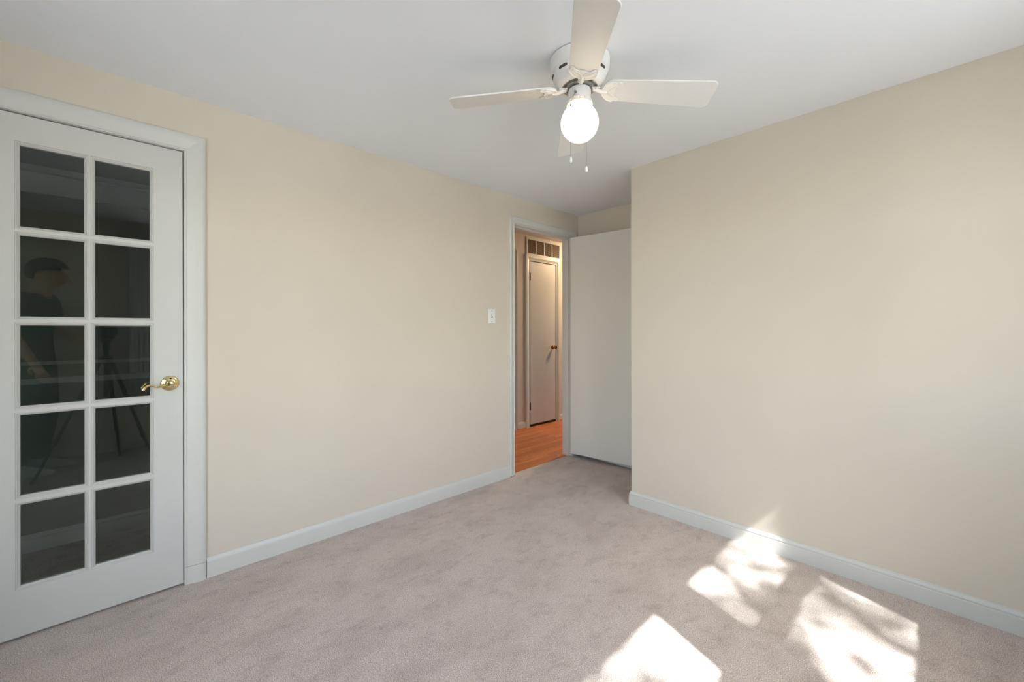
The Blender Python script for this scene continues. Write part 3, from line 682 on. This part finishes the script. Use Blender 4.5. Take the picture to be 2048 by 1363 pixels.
for s_ in (-1, 1):
    sh, el, wr, hd, fd = arm(s_)
    body.append([(V(0, 0.02, 1.43), (0.130, 0.095)), (sh, 0.058), (sh.lerp(el, .5), 0.047), (el, 0.040), (el.lerp(wr, .35), 0.040), (wr, 0.026), (hd, (0.038, 0.022))])
    body.append([(pel, (0.135, 0.10)), (V(s_ * 0.095, 0.0, 0.90), 0.088), (V(s_ * 0.105, 0.03, 0.50), 0.056), (V(s_ * 0.108, 0.01, 0.36), 0.056), (V(s_ * 0.112, -0.03, 0.09), 0.038)])
    side = fd.cross(V(0, 0, 1) if s_ > 0 else V(-1, 0, 0)).normalized()
    palm_end = hd + fd * 0.03
    bend = V(0.012, 0.008, 0.0)
    for k, (off, L_) in enumerate(((-0.030, 0.068), (-0.010, 0.078), (0.010, 0.074), (0.029, 0.058))):
        b0 = hd + fd * 0.028 + side * off
        body.append([(hd, (0.038, 0.022)), (b0, 0.0105), (b0 + fd * L_ * 0.45 + bend * 0.6, 0.0088), (b0 + fd * L_ * 0.78 + bend * 1.7, 0.0080), (b0 + fd * L_ * 0.95 + bend * 2.6, 0.0066)])
    tb = wr.lerp(hd, 0.45) - side * 0.030
    body.append([(hd, (0.038, 0.022)), (tb, 0.013), (tb + fd * 0.030 - side * 0.016, 0.0105), (tb + fd * 0.056 - side * 0.016 + bend, 0.0085)])
# nose and ears
body.append([(V(0, 0.105, 1.65), (0.088, 0.105)), (V(0, 0.200, 1.640), 0.016), (V(0, 0.222, 1.618), 0.012)])
for s_ in (-1, 1): body.append([(V(0, 0.105, 1.65), (0.088, 0.105)), (V(s_ * 0.086, 0.095, 1.655), 0.014), (V(s_ * 0.092, 0.085, 1.672), 0.010)])
skin('body', body, M_skin, ph)
bm = bmesh.new(); bmesh.ops.create_uvsphere(bm, u_segments=32, v_segments=24, radius=1)
bmesh.ops.delete(bm, geom=[v for v in bm.verts if (v.co.y > 0.20 and v.co.z < 0.42) or (abs(v.co.x) > 0.6 and v.co.y > -0.1 and v.co.z < 0.0) or v.co.z < -0.72], context='VERTS')
bmesh.ops.transform(bm, matrix=Matrix.Translation((0, 0.088, 1.705)) @ Matrix.Rotation(-0.30, 4, 'X') @ Matrix.Diagonal((0.098, 0.118, 0.118, 1)), verts=bm.verts)
hr = obj('hair', bm, M_hair, ph, smooth=True); hs = hr.modifiers.new('thickness', 'SOLIDIFY'); hs.thickness = 0.012
for s_ in (-1, 1):
    bm = bmesh.new(); bmesh.ops.create_uvsphere(bm, u_segments=12, v_segments=8, radius=0.0085, matrix=Matrix.Translation((s_ * 0.030, 0.182, 1.668))); obj('eye', bm, M_black, ph, smooth=True)
sk = [[(V(0, 0, 0.86), (0.162, 0.128)), (V(0, 0, 0.97), (0.158, 0.122)), (V(0, 0.0, 1.12), (0.142, 0.106)), (V(0, 0.01, 1.28), (0.160, 0.118)), (V(0, 0.02, 1.43), (0.145, 0.106)), (V(0, 0.035, 1.510), (0.078, 0.072))]]
for s_ in (-1, 1):
    sh, el, wr, hd, fd = arm(s_); sk.append([(V(0, 0.02, 1.43), (0.145, 0.106)), (sh, 0.070), (sh.lerp(el, .35), 0.062), (sh.lerp(el, .68), 0.060)])
skin('t_shirt', sk, M_tshirt, ph)
tr = [[(V(0, 0, 1.03), (0.146, 0.110)), (V(0, 0, 0.93), (0.140, 0.110))]]
for s_ in (-1, 1):
    tr.append([(V(0, 0, 0.93), (0.140, 0.110)), (V(s_ * 0.098, 0.0, 0.84), 0.102), (V(s_ * 0.105, 0.03, 0.50), 0.074), (V(s_ * 0.108, 0.01, 0.34), 0.070), (V(s_ * 0.112, -0.03, 0.07), 0.060)])
skin('trousers', tr, M_jeans, ph)
for s_ in (-1, 1):
    bm = bmesh.new(); pts_ = [(-0.10, 0.030, 0.036), (-0.07, 0.042, 0.070), (-0.02, 0.042, 0.085), (0.04, 0.045, 0.075), (0.10, 0.049, 0.055), (0.15, 0.044, 0.042), (0.185, 0.022, 0.030)]
    rings = []
    for (yy, hw_, hh) in pts_:
        rings.append([bm.verts.new((s_ * 0.115 + hw_ * cos(t), yy, 0.001 + (hh if sin(t) > 0 else 0.0) * sin(t) + 0.0)) for t in [2 * pi * k / 16 for k in range(16)]])
    for a, b in zip(rings, rings[1:]):
        for k in range(16): bm.faces.new((a[k], a[(k + 1) % 16], b[(k + 1) % 16], b[k]))
    bm.faces.new(rings[0][::-1]); bm.faces.new(rings[-1]); obj('shoe', bm, M_shoe, ph, smooth=True)

# ------------------------------------------------------------------ curtain beside the window nearest the camera (reflected in the glass panes)
M_cloth = mat('white_sheer_cloth', srgb(226, 226, 222), 0.9)
ct = tag(empty('curtain', (XW - 0.075, 0.19, 0)), 'narrow white curtain gathered beside the window, faintly reflected in the door glass', 'curtain')
bm = bmesh.new(); cols_ = []
for i in range(61):
    t = i / 60; yy = -0.10 + 0.20 * t; xx = 0.016 * sin(t * 2 * pi * 5.5) + 0.004 * sin(t * 23)
    cols_.append([bm.verts.new((xx * (0.7 + 0.3 * k / 8) , yy * (0.9 + 0.1 * k / 8), 2.16 - 1.6 * k / 8)) for k in range(9)])
for a, b in zip(cols_, cols_[1:]):
    for k in range(8): bm.faces.new((a[k], a[k + 1], b[k + 1], b[k]))
cl = obj('cloth_panel', bm, M_cloth, ct, smooth=True); sm = cl.modifiers.new('thickness', 'SOLIDIFY'); sm.thickness = 0.0015
bm = bmesh.new(); tube(bm, [(0, -0.14, 2.175), (0, 1.10, 2.175)], 0.009, n=12)
for yy in (-0.12, 1.07): tube(bm, [(0, yy, 2.175), (0.0745, yy, 2.175)], 0.006, n=8)
obj('curtain_rod', bm, M_trim, ct, smooth=True)

# ------------------------------------------------------------------ outdoors: pale ground that bounces light indoors, and the tree whose twigs dapple the sunlight
M_bounce = mat('pale_bounce_ground', srgb(196, 195, 190), 0.9, var=0.25, vscale=1.5)  # unseen ground, made pale to bounce light up to the ceiling
M_bark = mat('bark', srgb(98, 84, 70), 0.9, bump=0.5, bscale=30)
M_leaf = mat('green_leaves', srgb(86, 112, 52), 0.6)
struct('ground', boxes((XW + 0.2, 40, -30, 30, -0.9, -0.8)), M_bounce)
tree = tag(empty('tree', (7.9, -0.6, -0.8)), 'leafy tree on the ground outside the bedroom windows', 'tree')
rnd = random.Random(SEED)
bm = bmesh.new(); T0 = Vector((0, 0, 0)); crown = Vector((-1.1, 0.75, 6.7))
trunk = [Vector((0, 0, 0)), Vector((0.05, 0.02, 1.5)), Vector((-0.1, 0.12, 3.0)), Vector((-0.35, 0.3, 4.6)), Vector((-0.6, 0.45, 6.2)), Vector((-0.7, 0.5, 8.0))]
tube(bm, trunk, [0.2, 0.16, 0.14, 0.10, 0.07, 0.02], n=12)
tips = []
for i in range(26):
    st = trunk[3].lerp(trunk[5], i / 26); a = rnd.uniform(0, 2 * pi); L_ = rnd.uniform(1.0, 2.3)
    dv = Vector((cos(a), sin(a), rnd.uniform(0.0, 0.7))).normalized(); p = st.copy(); pts = [p.copy()]; rr = [0.03]
    for k in range(6):
        dv = (dv + Vector((rnd.uniform(-.25, .25), rnd.uniform(-.25, .25), rnd.uniform(-.2, .2)))).normalized(); p = p + dv * L_ / 6; pts.append(p.copy()); rr.append(0.03 - 0.004 * (k + 1))
        if k > 1: tips.append((p.copy(), dv.copy()))
        if k > 1:
            q = p.copy(); d2 = (dv + Vector((rnd.uniform(-1, 1), rnd.uniform(-1, 1), rnd.uniform(-.6, .6)))).normalized()
            q2 = q + d2 * rnd.uniform(0.25, 0.6); tube(bm, [q, q.lerp(q2, .5) + Vector((0, 0, 0.02)), q2], [0.009, 0.006, 0.003], n=6); tips.append((q2, d2))
    tube(bm, pts, rr, n=7)
obj('trunk', bm, M_bark, tree, smooth=True)
bm = bmesh.new()
for p, dv in tips:
    for k in range(16):
        c = p + Vector((rnd.gauss(0, .10), rnd.gauss(0, .10), rnd.gauss(0, .07))); a = rnd.uniform(0, 2 * pi); L_ = rnd.uniform(0.045, 0.085)
        u = Vector((cos(a), sin(a), rnd.uniform(-.6, .6))).normalized() * L_; v = u.cross(Vector((rnd.uniform(-1, 1), rnd.uniform(-1, 1), 1))).normalized() * L_ * 0.45
        vs_ = [bm.verts.new(q) for q in (c - u, c - v + Vector((0, 0, .004)), c + u, c + v + Vector((0, 0, .004)))]
        bm.faces.new(vs_)
fo = obj('foliage', bm, M_leaf, tree); fo['kind'] = 'stuff'
